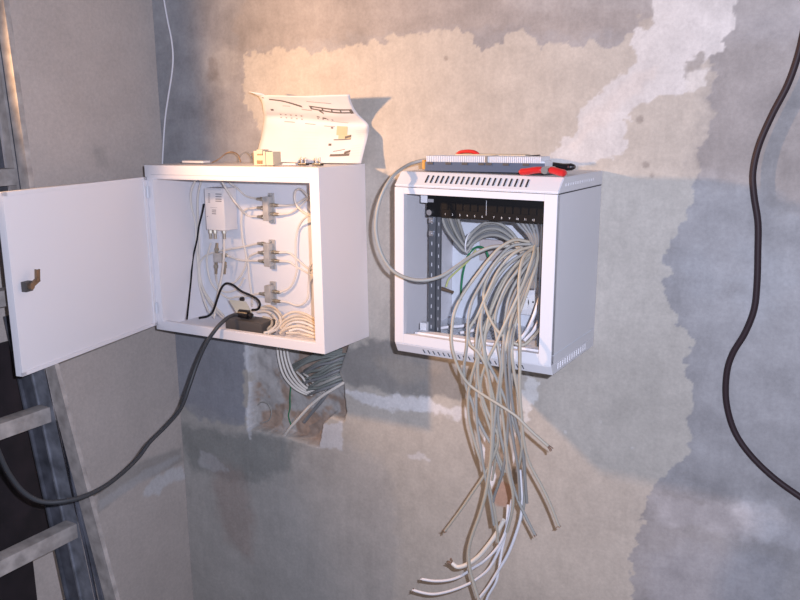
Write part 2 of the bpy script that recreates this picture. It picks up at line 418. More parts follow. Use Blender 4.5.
def f(bm):
    a = Vector((DW-.034, .011, .186)); b = Vector((DW-.052, .013, .196)); c = Vector((DW-.054, .013, .213))
    for p, q in ((a, b), (b, c)):
        d = (q-p).normalized(); obox(bm, (p+q)/2, d, Vector((0, 1, 0)), d.cross(Vector((0, 1, 0))), (q-p).length+.006, .003, .010, .0008)
    cyl(bm, (DW-.034, .009, .186), (DW-.034, .016, .186), .006)
part('latch_tongue', 'latch', d1, f, label='bronze bent latch tongue')
def hinge(zc):
    def f(bm):
        for k, r in ((-.009, .0028), (0, .0028), (.009, .0028)): cyl(bm, (-W1+.010, -D1-.006, zc+k-.0045), (-W1+.010, -D1-.006, zc+k+.0045), r)
    part('hinge', 'cab_in', c1, f, True)
hinge(.335); hinge(.055)
part('rivet', 'black', c1, lambda bm: cyl(bm, (-.34, -.150, H1-.0025), (-.34, -.150, H1-.012), .005, .004), True)

# ------------------------------------------------------------------ right cabinet (small rack)
W2, D2, H2 = .32, .2396, .3006
c2 = thing('network_cabinet', 'small pale grey network rack with slotted top edge, cables hanging out of its front', 'cabinet', (.0581, -.0005, 1.2754), roll=.014)
LT, LB, BV = .0275, -.0200, .024     # lid and base bevel
def f(bm):
    prof = [(0, H2+.001), (-D2, H2+.001), (-D2, H2+.004), (-D2+BV, H2+LT), (0, H2+LT)]
    prism(bm, prof, lambda y, z: Vector((-W2-.001, y, z)), lambda y, z: Vector((.001, y, z)))
    bmesh.ops.bevel(bm, geom=[e for e in bm.edges], offset=.0015, segments=2, affect='EDGES')
part('top_cover', 'cab', c2, f)
bv = Vector((0, BV, LT-.004)).normalized(); nn = Vector((0, -bv.z, bv.y))
def f(bm):
    for k in range(20):
        x = -W2+.062+k*.0104; c = Vector((x, -D2+BV*.50, H2+.004+(LT-.004)*.50))+nn*.0005
        ax = (bv+Vector((.0, 0, 0))).normalized(); obox(bm, c, ax, nn.cross(ax).normalized(), nn, .0175, .0029, .0014)
part('vent_slots', 'slot', c2, f)
def f(bm):
    prof = [(0, 0), (-D2, 0), (-D2, -.002), (-D2+.010, LB), (0, LB)]
    prism(bm, prof, lambda y, z: Vector((-W2, y, z)), lambda y, z: Vector((0, y, z)))
    bmesh.ops.bevel(bm, geom=[e for e in bm.edges], offset=.001, segments=1, affect='EDGES')
part('base_cover', 'cab', c2, f)
part('lower_side_seam', 'cab_in', c2, lambda bm: box(bm, -.0004, .0006, -D2+.006, -.002, .0165, .0178))
bv2 = Vector((0, .010, LB+.002)).normalized(); n2 = Vector((0, bv2.z, -bv2.y))
def f(bm):
    for k in range(20):
        x = -W2+.062+k*.0107; c = Vector((x, -D2+.005, -.002+(LB+.002)*.5))+n2*.0004
        ax = (bv2+Vector((.25, 0, 0))).normalized(); obox(bm, c, ax, n2.cross(ax).normalized(), n2, .009, .0020, .0008)
part('lower_vent_slots', 'rail', c2, f)
def f(bm):
    t = .0025
    box(bm, -t, 0, -D2+.001, 0, 0, H2, .0008)
part('side_panel', 'cab', c2, f)
part('side_panel', 'cab', c2, lambda bm: box(bm, -W2, -W2+.0025, -D2+.001, 0, 0, H2, .0008))
def f(bm):
    for k in range(13): box(bm, .0000, .0010, -.205+k*.0125, -.201+k*.0125, -.014, -.003)
part('side_vent_slots', 'white', c2, f)
def f(bm):
    for k in range(13): box(bm, .0004, .0016, -.205+k*.0125, -.202+k*.0125, H2+.012, H2+.017)
part('upper_side_vent_slots', 'cab', c2, f)
part('side_seam', 'slot', c2, lambda bm: box(bm, -.0004, .0004, -D2+.006, -.002, H2-.0005, H2+.0013))
def f(bm):
    box(bm, -W2+.003, -.003, -.004, -.001, .0, H2)
part('back_panel', 'cab_in', c2, f)
def f(bm):
    box(bm, -W2+.003, -.003, -D2+.01, -.002, .001, .003)
    for k in range(14): box(bm, -W2+.03+k*.0095, -W2+.034+k*.0095, -.15, -.05, .003, .0040)
part('floor_tray', 'cab_in', c2, f)
part('ceiling_tray', 'cab_in', c2, lambda bm: box(bm, -W2+.003, -.003, -D2+.01, -.002, H2-.002, H2))
def f(bm):
    y0, y1 = -D2-.001, -D2+.012
    box(bm, -W2, -W2+.020, y0, y1, 0, H2, .001); box(bm, -.0235, 0, y0, y1, 0, H2, .001)
    box(bm, -W2+.020, -.0235, y0, y1, 0, .019, .001); box(bm, -W2+.020, -.0235, y0, y1, H2-.012, H2, .001)
part('front_frame', 'cab', c2, f)
part('sill_ledge', 'white', c2, lambda bm: box(bm, -W2+.036, -.026, -D2+.014, -D2+.034, .012, .022, .001), label='bright inner ledge along the sill')
def rack(x0, s):
    o = part('rack_rail', 'rail', c2, lambda bm: (box(bm, x0, x0+s*.014, -.196, -.193, .012, H2-.012), box(bm, x0+s*.0165, x0+s*.0235, -.194, -.191, .012, H2-.012), box(bm, x0, x0+s*.0235, -.1905, -.1885, .012, H2-.012)))
    def g(bm):
        for k in range(13):
            box(bm, x0+s*.0055, x0+s*.0072, -.1966, -.1955, .025+k*.0205, .032+k*.0205)
            box(bm, x0+s*.0195, x0+s*.0207, -.1946, -.1935, .022+k*.0205, .028+k*.0205)
    q = part('slot_marks', 'inkl', c2, g); q.parent = o
    q['label'] = 'pale square slots of the rack rail'
rack(-W2+.050, 1); 
def f(bm): box(bm, -.034, -.031, -.196, -.150, .012, H2-.012); box(bm, -.046, -.031, -.1935, -.1915, .012, H2-.012)
part('rack_rail', 'rail', c2, f)
def f(bm):
    box(bm, -W2+.036, -W2+.050, -.205, -.190, .018, .036, .001)
part('rail_bracket', 'cab', c2, f)
part('rail_bracket', 'cab', c2, lambda bm: box(bm, -W2+.036, -W2+.050, -.205, -.190, .270, .286, .001))
for z in (.232, .207):
    part('cage_nut', 'chrome', c2, lambda bm: (box(bm, -W2+.051, -W2+.061, -.2005, -.1965, z, z+.010, .001), cyl(bm, (-W2+.056, -.2015, z+.005), (-W2+.056, -.2000, z+.005), .003)))

# black keystone patch panel on the rails
T2 = Matrix.Translation(c2.location) @ Matrix.Rotation(.014, 4, 'Y')
pz0, pz1 = .2445, .2845
pp = thing('patch_panel', 'black rack patch panel with white port numbers across the top of the open network rack', 'patch panel', T2 @ Vector((-W2+.048, -.200, pz0)), roll=.014)
PW = .238
part('face_plate', 'blackpanel', pp, lambda bm: (box(bm, 0, PW, -.003, 0, 0, .040, .0008), box(bm, .012, PW-.006, 0, .028, .002, .038)))
def f(bm):
    for i in range(12):
        x = .040+i*.0152+(.008 if i > 5 else 0); box(bm, x-.0055, x+.0055, -.0042, -.003, .015, .029, .0005)
part('port_row', 'blackpanel', pp, f)
part('divider_line', 'inkl', pp, lambda bm: box(bm, .1235, .1242, -.0036, -.003, .009, .036))
part('name_plate', 'ink', pp, lambda bm: box(bm, .003, .015, -.0036, -.003, .027, .033))
nb = bmesh.new()
for i in range(12):
    cu = bpy.data.curves.new('t', 'FONT'); cu.body = str(i+1); cu.size = .0052; cu.align_x = 'CENTER'
    to = bpy.data.objects.new('t', cu); me = bpy.data.meshes.new_from_object(to)
    x = .040+i*.0152+(.008 if i > 5 else 0)
    me.transform(Matrix.Translation((x, -.0034, .0045)) @ Matrix.Rotation(math.pi/2, 4, 'X')); nb.from_mesh(me)
    bpy.data.objects.remove(to); bpy.data.curves.remove(cu); bpy.data.meshes.remove(me)
build('port_numbers', nb, M['mark'], parent=pp, local=True)['label'] = 'white printed port numbers'
part('screw', 'chrome', pp, lambda bm: cyl(bm, (.008, -.008, .008), (.008, -.003, .008), .0055, .0065), True)

# ------------------------------------------------------------------ ladder at the far left
LY = -.515
lad = thing('ladder', 'dusty aluminium ladder leaning on the side wall left of the open cabinet door', 'ladder', (-.80, LY, 0))
def lx(x1, z, s=.195): return x1+s*(1.0-z)
def beam(bm, xa, xb, ya, yb, z0, z1, s, zr):
    F = lambda x, z: x+s*(zr-z)
    V = [bm.verts.new((F(x, z), y, z)) for z in (z0, z1) for x, y in ((xa, ya), (xb, ya), (xb, yb), (xa, yb))]
    for q in ((0, 1, 2, 3), (7, 6, 5, 4), (0, 4, 5, 1), (1, 5, 6, 2), (2, 6, 7, 3), (3, 7, 4, 0)): bm.faces.new([V[i] for i in q])
def rail(y0, sg):
    Yf = lambda a: y0+sg*a
    def B(m, name, lst, par):
        bm = bmesh.new()
        for (xa, xb, ya, yb, z0, z1, s, zr) in lst: beam(bm, xa, xb, Yf(ya), Yf(yb), z0, z1, s, zr)
        return build(name, bm, M[m], parent=par)
    o = B('aludark', 'rail', [(-1.022, -.966, .004, .022, 0, 1.30, .174, 1), (-1.024, -1.019, -.003, .022, 0, 1.30, .174, 1),
                               (-1.080, -1.010, .004, .022, 1.30, 2.25, .06, 1.6), (-.985, -.966, .002, .006, 1.3, 2.25, .06, 1.6), (-.918, -.905, .002, .006, 0, 1.32, .2, 1)], lad)
    B('alu', 'rail_channel', [(-.966, -.918, -.002, .006, 0, 1.32, .174, 1), (-.969, -.964, -.006, .02, 0, 1.32, .174, 1)], o)
    B('alulight', 'rail_flange', [(-.905, -.866, -.004, .006, 0, 1.33, .25, 1), (-1.008, -.983, -.004, .004, 1.30, 2.25, .06, 1.6), (-.968, -.940, -.006, .006, 1.31, 2.25, .06, 1.6)], o)['label'] = 'pale plaster-dusted outer flange, lamp light put into its tone'  # flange paler and warmer than the web: dust plus painted-in lamp light
    B('chrome', 'bright_edge', [(-1.0105, -1.007, -.006, .0, 1.35, 2.25, .06, 1.6), (-.917, -.9145, -.005, .004, 0, 1.32, .174, 1)], o)['label'] = 'bare bright metal edge'
    B('alu', 'hinge_plate', [(-1.035, -.965, .001, .016, 1.26, 1.37, .12, 1.32)], o)
rail(LY, 1); rail(LY-.40, -1)
for z, dx in ((.08, 0), (.335, 0), (.59, 0), (.845, 0), (1.10, 0), (1.355, 0), (1.60, 1), (1.855, 1), (2.11, 1)):
    xc = (-.950+.195*(1-z)) if not dx else -1.0+.07*(1.6-z)
    bm = bmesh.new(); box(bm, xc-.016, xc+.020, LY-.400, LY-.002, z-.017, z+.017, .004)
    build('rung', bm, M['alulight'], parent=lad, smooth=True)
# dark board standing behind the ladder
brd = thing('dark_board', 'dark brown dusty board on legs against the side wall behind the ladder', 'board', (-1.085, -.7, 0))
bm = bmesh.new(); box(bm, -1.096, -1.083, -1.15, -.437, .755, 1.24, .002); build('panel', bm, M['dark'], parent=brd)
bm = bmesh.new(); box(bm, -1.0955, -1.075, -.60, -.512, 0, .75, .002); build('leg', bm, M['dark'], parent=brd)
bm = bmesh.new(); box(bm, -1.0955, -1.075, -1.12, -1.03, 0, .75, .002); build('leg', bm, M['dark'], parent=brd)
bm = bmesh.new(); box(bm, -1.083, -1.0805, -1.15, -.437, .755, .768); build('lower_edge', bm, M['alulight'], parent=brd)['label'] = 'pale plaster-dusted lower edge'

# ------------------------------------------------------------------ things in the left cabinet
amp = thing('signal_amplifier', 'off-white box amplifier with grey print fixed at the top left inside the left cabinet', 'amplifier', at(213, 231, -.03))
bm = bmesh.new(); a = at(204, 188, -.052); b = at(225.5, 231, -.052); box(bm, a.x, b.x, -.052, -.006, b.z, a.z, .003); build('housing', bm, M['amp'], parent=amp, smooth=True)
def tl(bm, px0, px1, py, h, Y): 
    a = at(px0, py, Y); b = at(px1, py+h, Y); box(bm, a.x, b.x, Y-.0004, Y+.0004, b.z, a.z)
bm = bmesh.new()
for py in (193.5, 195.5, 197.5, 199.5, 201.5): tl(bm, 208, 210, py, 1.0, -.0524)
for py in (193.5, 196, 198.5, 200.6): tl(bm, 215.5, 221.5, py, 1.3, -.0524)
tl(bm, 210, 217, 207.3, .6, -.0524)
for py in (209.5, 211.3, 213.2): tl(bm, 212, 216, py, 1.1, -.0524)
tl(bm, 207, 208, 216, .8, -.0524)
build('printed_label', bm, M['ink'], parent=amp)
bm = bmesh.new(); a = at(207, 187.5, -.050); b = at(222, 190.5, -.050); box(bm, a.x, b.x, -.0535, -.02, b.z, a.z, .001); build('lid_tab', bm, M['inkl'], parent=amp)
for px in (210.5, 215, 224):
    a = at(px, 230, -.03); bm = bmesh.new(); cyl(bm, a, a+Vector((0, 0, -.008)), .0055, n=6); cyl(bm, a+Vector((0, 0, -.008)), a+Vector((0, 0, -.022)), .004)
    build('connector', bm, M['brass'], parent=amp, smooth=True)

SPL_Y = -.026
def splitter(cx, cy, hh, left, right, label, mt='zinc'):
    c = at(cx, cy, -.02); t = thing('coax_splitter', label, 'splitter', c)
    z1 = at(cx, cy-hh, SPL_Y).z; z0 = at(cx, cy+hh, SPL_Y).z; x0 = at(cx-4.5, cy, SPL_Y).x; x1 = at(cx+1, cy, SPL_Y).x
    bm = bmesh.new(); box(bm, x0, x1, SPL_Y, -.008, z0, z1, .002); build('body', bm, M[mt], parent=t, smooth=True)
    bm = bmesh.new(); box(bm, x0+.004, x1+.004, -.009, -.0045, z0-.008, z1+.008, .001)
    cyl(bm, (x0+.010, -.013, z1+.004), (x0+.010, -.009, z1+.004), .003); cyl(bm, (x0+.010, -.013, z0-.004), (x0+.010, -.009, z0-.004), .003)
    build('mounting_plate', bm, M['zinc'], parent=t)
    ends = []
    for s, L in ((-1, left), (1, right)):
        for py in L:
            z = at(cx, py, -.02).z; x = x0 if s < 0 else x1
            bm = bmesh.new(); y = -.016
            cyl(bm, (x, y, z), (x+s*.010, y, z), .0038, n=12); cyl(bm, (x+s*.006, y, z), (x+s*.012, y, z), .0056, n=6); cyl(bm, (x+s*.012, y, z), (x+s*.024, y, z), .0042, .0036)
            build('connector', bm, M['brass'], parent=t, smooth=True)
            ends.append(Vector((x+s*.023, y, z)))
    return ends
EA = splitter(267, 209, 12, (199.5, 208.5, 217.5), (205, 214), 'uppermost of the three grey coax splitters in the left cabinet, five connectors')
EB = splitter(268, 255.5, 11.5, (244.5, 253.5, 262), (252, 260.5), 'middle one of the three grey coax splitters in the left cabinet, five connectors')
EC = splitter(269, 294.5, 8.5, (295,), (291.5, 300.5), 'lowest and smallest of the three grey coax splitters, three connectors')
sp = thing('coax_tap', 'small grey coax tap hanging below the white amplifier', 'splitter', at(218, 258, -.03))
bm = bmesh.new(); a = at(213, 253, -.034); b = at(221, 263, -.034); box(bm, a.x, b.x, -.034, -.018, b.z, a.z, .0015); build('body', bm, M['zinc'], parent=sp)
for (px, py, px2, py2) in ((216, 262, 216, 274), (225, 262, 224.5, 274), (216.5, 253, 217, 243), (227, 255, 221, 256)):
    a = at(px, py, -.026); b = at(px2, py2, -.026); bm = bmesh.new(); cyl(bm, a, b, .0045, .0035, n=8); cyl(bm, a.lerp(b, .25), a.lerp(b, .5), .0058, n=6); build('connector', bm, M['brass'], parent=sp, smooth=True)

CG = 'cream coax cables in the left cabinet'
def coax(pts, label, start=None, end=None, r=.0026, m='coax', Y=-.011, grp=CG):
    P = wp(pts, Y)
    if start is not None: P = [start]+P
    if end is not None: P = P+[end]
    for p in P: p.x = max(p.x, -.9755)
    return cable('coax_cable', P, r, m, label, 'cable', grp, world=True)
coax([(246, 196), (238, 189), (231, 184), (226, 178, -.03)], 'cream coax from the upper left connector of the top splitter up to the cabinet roof', EA[0])
coax([(245, 210), (241.5, 220), (243, 240), (246.5, 258), (243, 272), (235, 282), (226, 284)], 'cream coax looping down from the middle left connector of the top splitter', EA[1])
coax([(247, 215, -.018), (236, 203, -.052), (227, 190, -.058), (219, 177, -.058)], 'cream coax from the lower left connector of the top splitter past the amplifier', EA[2])
coax([(287, 205.5), (296, 204), (304, 199), (313, 196, -.04)], 'cream coax from the upper right connector of the top splitter', EA[3])
coax([(290, 213), (299, 207), (306, 200), (312, 192, -.06)], 'cream coax from the lower right connector of the top splitter', EA[4])
coax([(313, 204, -.06), (306, 194, -.05), (300, 189, -.04), (295.5, 191, -.035), (294.5, 199, -.03), (298, 207, -.03), (305, 213, -.04), (313, 217, -.06)], 'cream coax loop beside the top splitter at the right jamb')
coax([(313, 214, -.05), (305, 218, -.03), (299, 227), (296, 240), (296, 258), (297, 270), (293, 283), (288, 289)], 'cream coax arching from the right jamb down to the lowest splitter', None, EC[1])
coax([(288, 302.5), (296, 305.5), (303, 304), (308, 297), (309, 280), (310, 268, -.04), (314, 262, -.06)], 'cream coax from the lower right connector of the lowest splitter', EC[2])
coax([(289, 253), (297, 259), (305, 266), (314, 272, -.04)], 'cream coax from the upper right connector of the middle splitter', EB[3])
coax([(289, 262), (297, 267), (306, 272), (315, 277, -.04)], 'cream coax from the lower right connector of the middle splitter', EB[4])
coax([(243, 247), (228, 249.5), (212, 253), (203, 258), (198, 268, -.025), (203, 288, -.03), (214, 305, -.04), (224, 316, -.05)], 'cream coax from the upper left connector of the middle splitter sweeping left', EB[0])
coax([(249, 257), (248.5, 266), (250, 282), (252, 296), (252, 306, -.03)], 'cream coax dropping from the middle left connector of the middle splitter', EB[1])
coax([(242, 260.5), (232, 257.5), (228, 256, -.026)], 'cream coax joining the middle splitter to the small tap', EB[2])
coax([(244, 296.5), (236, 297), (228, 298), (219, 292), (212, 284), (208, 272), (207, 258), (211, 243)], 'cream coax curving from the lowest splitter up to the amplifier', EC[0])
coax([(198, 176, -.05), (191.5, 190, -.05), (190, 205, -.04), (192, 222, -.03), (196, 240, -.03), (197, 258, -.03), (200, 280, -.03), (207, 298, -.04), (216, 311, -.06), (224, 319, -.08)], 'long pale coax running down the left inside wall of the left cabinet')
coax([(203, 176, -.04), (198, 195, -.03), (197, 220, -.02), (195, 245, -.02), (198, 280, -.03), (207, 308, -.06), (214, 317, -.08)], 'second pale coax hugging the left inside wall of the left cabinet')
coax([(224, 238, -.03), (224, 255, -.045), (222, 275, -.04), (217, 298, -.05), (214, 318, -.09)], 'cream coax hanging straight from the right connector of the amplifier')
coax([(216, 274, -.026), (217, 282), (221, 290), (229, 292), (238, 288), (244, 278)], 'cream coax turning under the small tap')

# bundle at the cabinet floor
HEAP = [w_+' of seven cream cables fanning to the right jamb on the left cabinet floor' for w_ in ('topmost', 'second', 'third', 'fourth', 'fifth', 'sixth', 'lowest')]+['cream cable in a wide hooked turn right of the dark plug box', 'cream cable in a tighter hooked turn right of the dark plug box', 'cream cable arching over the hooked turns beside the lowest splitter', 'short darker cable curl tucked against the dark plug box']
BG = 'cream cables heaped on the floor of the left cabinet'
for k, (pts, m_) in enumerate((
    ([(316, 320, -.03), (305, 314, -.03), (294, 312, -.04), (283, 317, -.06), (276, 326, -.09), (268, 330, -.12)], 'coaxw'),
    ([(316, 323, -.03), (305, 317, -.03), (295, 316, -.05), (285, 320, -.07), (278, 328, -.10), (270, 333, -.13)], 'coaxw'),
    ([(317, 326, -.05), (306, 320, -.05), (296, 319, -.06), (287, 322, -.08), (281, 328, -.11)], 'coaxw'),
    ([(317, 329, -.06), (307, 324, -.06), (296, 322, -.07), (288, 325, -.09), (282, 331, -.12)], 'coax'),
    ([(317, 332, -.08), (308, 328, -.08), (298, 326, -.09), (288, 328, -.10), (280, 333, -.13)], 'coaxw'),
    ([(317, 335, -.09), (308, 332, -.09), (298, 329, -.10), (289, 331, -.11)], 'coax'),
    ([(317, 338, -.10), (306, 335, -.10), (296, 333, -.115), (286, 333, -.13)], 'coaxw'),
    ([(262, 309, -.03), (270, 309, -.04), (278, 314, -.06), (281, 322, -.08), (277, 329, -.11), (268, 333, -.14)], 'coax'),
    ([(258, 312, -.04), (268, 312, -.05), (275, 318, -.07), (276, 325, -.10), (270, 331, -.13), (264, 333, -.145)], 'coax'),
    ([(258, 309, -.02), (268, 306, -.02), (276, 309, -.03), (283, 318, -.05), (286, 324, -.07)], 'coaxw'),
    ([(263, 317, -.09), (270, 319, -.09), (272, 324, -.11), (268, 329, -.13)], 'cat'))):
    P = wp(pts)
    for p in P: p.z = max(p.z, 1.2165+.004*(k % 3))
    cable('coiled_cable', P, .0031, m_, HEAP[k], 'cable', BG, world=True)

# mains leads in the left cabinet
cable('adapter_lead', [(204, 204, -.045), (202, 214, -.04), (199, 226, -.035), (197, 240, -.035), (193, 258, -.04), (191, 280, -.06), (189, 300, -.10), (187, 319, -.14)], .0023, 'cordblack', 'thin black lead hanging from the amplifier down the left inside wall', 'cable')
cable('plug_lead', [(199, 318, -.13), (208, 316, -.12), (213, 311, -.11), (217, 300, -.09), (221, 289, -.07), (226, 283.5, -.06), (233, 285, -.06), (241, 291, -.07), (250, 295, -.08), (257, 299, -.085), (260, 304, -.09), (258, 309, -.09), (252, 310, -.09)], .0028, 'cordblack', 'black lead arching over the dark plug box on the left cabinet floor', 'cable')
ps = thing('power_strip', 'dark grey plug box with a tilted grey plate on the left cabinet floor', 'power strip', (at(245, 325, -.11).x, -.10, 1.2137))
a = at(226, 325, -.135); b = at(262, 325, -.135)
bm = bmesh.new(); box(bm, a.x, b.x, -.137, -.085, 1.2140, 1.2475, .003); build('body', bm, M['strip'], parent=ps, smooth=True)
bm = bmesh.new()
q = [at(228.5, 299.5, -.090), at(246, 301.5, -.086), at(254, 316, -.112), at(237, 313.5, -.116)]
nr = (q[1]-q[0]).cross(q[3]-q[0]).normalized()*.004
A_ = [bm.verts.new(p) for p in q]; B_ = [bm.verts.new(p+nr) for p in q]
bm.faces.new(A_); bm.faces.new(B_[::-1])
for i in range(4): bm.faces.new((A_[i], A_[(i+1) % 4], B_[(i+1) % 4], B_[i]))
build('cover_plate', bm, M['plate'], parent=ps)['label'] = 'light grey tilted plate'
bm = bmesh.new(); a = at(243, 313, -.125); cyl(bm, a+Vector((-.012, 0, -.002)), a+Vector((.012, .006, -.004)), .010, .011); cyl(bm, a+Vector((.012, .006, -.004)), a+Vector((.02, .008, -.008)), .007); build('plug', bm, M['black'], parent=ps, smooth=True)
bm = bmesh.new(); a = at(243, 299, -.05); cyl(bm, a, a+Vector((0, -.006, 0)), .006); build('knob', bm, M['black'], parent=ps, smooth=True)
cable('extension_cord', [(243, 315, -.120), (234, 315, -.140), (226, 319, -.165), (216, 329, -.190), (206, 344, -.205), (197, 364, -.22), (189, 387, -.245), (181, 408, -.28), (168, 424, -.33), (150, 442, -.39), (138, 458, -.43), (120, 475, -.49), (100, 489, -.55), (75, 499, -.61), (45, 502, -.66), (25, 493, -.69), (10, 475, -.715), (0, 455, -.735), (-12, 425, -.76), (-26, 385, -.79)], .0046, 'cord', 'thick dark grey extension cord drooping from the left cabinet across the ladder', 'cable')

# ------------------------------------------------------------------ on top of the left cabinet
ZT = 1.6098
rows = [[(258, 163.5, -.048), (285, 164, -.042), (310, 164, -.048), (336, 164, -.042), (361, 163.5, -.046)],
        [(258, 150, -.038), (286, 150, -.034), (312, 150, -.038), (340, 150, -.032), (365, 147, -.034)],
        [(262, 134, -.026), (288, 134, -.024), (314, 135, -.026), (342, 136, -.024), (368, 135, -.026)],
        [(264, 118, -.012), (290, 119, -.011), (316, 122, -.011), (342, 124, -.009), (368.5, 125, -.006)],
        [(263.5, 111, -.034), (288, 112, -.034), (314, 114, -.034), (336, 116, -.034), (358, 114, -.032)],
        [(262, 102, -.058), (284, 102, -.058), (308, 104, -.058), (332, 105, -.056), (352, 104, -.056)],
        [(258, 95, -.070), (280, 95.5, -.080), (304, 96, -.080), (328, 95, -.080), (349.5, 94.5, -.076)]]
G = [[at(*p) for p in r] for r in rows]
for p in G[0]: p.z = max(p.z, ZT+.0012)
def surf(u, v):
    a = u*4; b = v*6
    def cr(P, t):
        n = len(P)-1; i = min(int(t), n-1); t -= i
        g = lambda k: P[k] if 0 <= k <= n else (P[0]*2-P[1] if k < 0 else P[n]*2-P[n-1])
        A, B, C, D = g(i-1), g(i), g(i+1), g(i+2)
        return .5*((2*B)+(C-A)*t+(2*A-5*B+4*C-D)*t*t+(3*B-A-3*C+D)*t**3)
    return cr([cr(r, a) for r in G], b)
def snorm(u, v):
    e = .01; n = (surf(u+e, v)-surf(u-e, v)).cross(surf(u, v+e)-surf(u, v-e)).normalized()
    return n if n.y < 0 else -n
pap = thing('instruction_sheet', 'creased white instruction sheet propped against the wall on the left cabinet', 'paper', G[0][2])
bm = bmesh.new(); NU, NV = 24, 30
V = [[bm.verts.new(surf(i/NU, j/NV)) for j in range(NV+1)] for i in range(NU+1)]
# curled ear at the top left corner
ear = [at(255, 92.5, -.086), at(249, 91.5, -.092)]
e0 = [V[0][NV], V[1][NV], V[2][NV]]
for i in range(NU):
    for j in range(NV): bm.faces.new((V[i][j], V[i+1][j], V[i+1][j+1], V[i][j+1]))
w1 = bm.verts.new(ear[0]); w2 = bm.verts.new(ear[1]); w3 = bm.verts.new(at(262, 93.5, -.084))
bm.faces.new((V[0][NV], V[1][NV], w3, w1)); bm.faces.new((V[0][NV-1], V[0][NV], w1, w2))
bm.faces.new((V[1][NV], V[2][NV], w3))
sh = build('sheet', bm, M['paper'], parent=pap, smooth=True, ang=180)
sol = sh.modifiers.new('thickness', 'SOLIDIFY'); sol.thickness = .0005; sol.offset = 0
def ink(lst, m, name):
    bm = bmesh.new()
    for (u0, v0, u1, v1, h) in lst:      # a stroke from (u0,v0) to (u1,v1), height h in v
        n = max(2, int(abs(u1-u0)*24)+1); prev = None
        for k in range(n+1):
            t = k/n; u = u0+(u1-u0)*t; v = v0+(v1-v0)*t; o = snorm(u, v)*.0009
            cur = (bm.verts.new(surf(u, v-h/2)+o), bm.verts.new(surf(u, v+h/2)+o))
            if prev: bm.faces.new((prev[0], cur[0], cur[1], prev[1]))
            prev = cur
    o = build(name, bm, M[m], parent=pap); return o
L = [(.12, .90, .50, .70, .022)]
ink([(.10, .90, .24, .86, .03), (.24, .86, .42, .78, .03), (.03, .94, .05, .935, .022), (.08, .70, .11, .70, .03), (.58, .74, .62, .70, .03), (.50, .76, .95, .70, .02), (.50, .80, .95, .745, .02), (.93, .72, .965, .72, .07), (.50, .78, .52, .78, .055), (.62, .76, .635, .76, .05), (.72, .745, .735, .745, .05), (.82, .735, .835, .735, .05), (.52, .62, .55, .62, .02), (.58, .605, .62, .60, .03)], 'inkd', 'line_drawing')
ink([(.16+.05*i, .60, .175+.05*i, .60, .03) for i in range(5)]+[(.52+.05*i, .58, .535+.05*i, .58, .03) for i in range(4)]+[(.16+.05*i, .52, .175+.05*i, .52, .02) for i in range(5)]+[(.5, .89, .75, .86, .010), (.4, .735, .5, .73, .012), (.22, .77, .3, .77, .008), (.65, .55, .82, .53, .008), (.20, .46, .30, .46, .01), (.40, .46, .50, .46, .01), (.58, .45, .68, .45, .01)], 'ink', 'printed_marks')
ink([(.70, .40, .80, .40, .12), (.72, .32, .84, .32, .05)], 'inkt', 'tan_picture')
ink([(.68, .285, .84, .29, .012), (.78, .31, .84, .33, .03), (.67, .10, .86, .10, .030), (.80, .125, .86, .14, .03), (.69, .15, .80, .17, .008), (.645, .43, .665, .43, .02), (.64, .23, .665, .23, .025)], 'inkd', 'small_drawing')
ink([(.88, .40-.03*i, .97, .40-.03*i, .006) for i in range(5)]+[(.86, .20-.03*i, .98, .20-.03*i, .006) for i in range(5)]+[(.30, .36-.035*i, .55, .36-.035*i, .006) for i in range(6)], 'inkl', 'faint_text')

kj = thing('keystone_jack', 'beige keystone jack standing on the left cabinet before the instruction sheet', 'connector', at(268, 164, -.130))
kj.location.z = ZT
a = at(257, 164, -.14); b = at(275.5, 164, -.14); s_ = (b.x-a.x)
bm = bmesh.new(); zt = at(268, 150, -.14).z
box(bm, a.x, a.x+s_*.62, -.150, -.125, ZT, zt-.002, .0012); box(bm, a.x+s_*.45, b.x, -.148, -.120, ZT, zt-.004, .0012); build('housing', bm, M['beige'], parent=kj)
bm = bmesh.new(); box(bm, a.x+s_*.18, a.x+s_*.46, -.1515, -.149, ZT+.003, ZT+.011, .0006); box(bm, a.x+s_*.2, a.x+s_*.5, -.1512, -.149, zt-.011, zt-.0085); build('port_opening', bm, M['latch'], parent=kj)
bm = bmesh.new(); box(bm, a.x+s_*.2, a.x+s_*.5, -.152, -.13, zt-.008, zt+.001, .001); build('clip', bm, M['beige'], parent=kj)
for i, (px, lab) in enumerate(((303.5, 'left one of two small dark-footed metal prong pieces on the left cabinet'), (318, 'right one of two small dark-footed metal prong pieces on the left cabinet'))):
    a = at(px, 165, -.12); a.z = ZT; t = thing('prong_piece', lab, 'connector', a, 'prong pieces on the left cabinet')
    bm = bmesh.new(); box(bm, a.x-.011, a.x+.011, a.y-.006, a.y+.006, ZT, ZT+.0045, .001); build('foot', bm, M['black'], parent=t)
    for s in (-.0055, .0055):
        bm = bmesh.new(); cyl(bm, (a.x+s, a.y, ZT+.003), (a.x+s, a.y, ZT+.018), .0016); build('prong', bm, M['brass'], parent=t, smooth=True)
a = at(195, 165, -.11); bm = bmesh.new(); box(bm, a.x-.030, a.x+.038, a.y-.012, a.y+.012, ZT+.0005, ZT+.0055, .0015)
props(build('flat_strip', bm, M['amp'], origin=(a.x, a.y, ZT)), 'flat white plastic strip lying at the left end of the left cabinet top', 'strip')
a = at(291, 165, -.12); bm = bmesh.new(); box(bm, a.x-.019, a.x+.019, a.y-.009, a.y+.009, ZT+.0004, ZT+.0042, .001)
props(build('flat_clip', bm, M['paper'], origin=(a.x, a.y, ZT)), 'flat white clip lying between the beige jack and the prong pieces', 'clip')
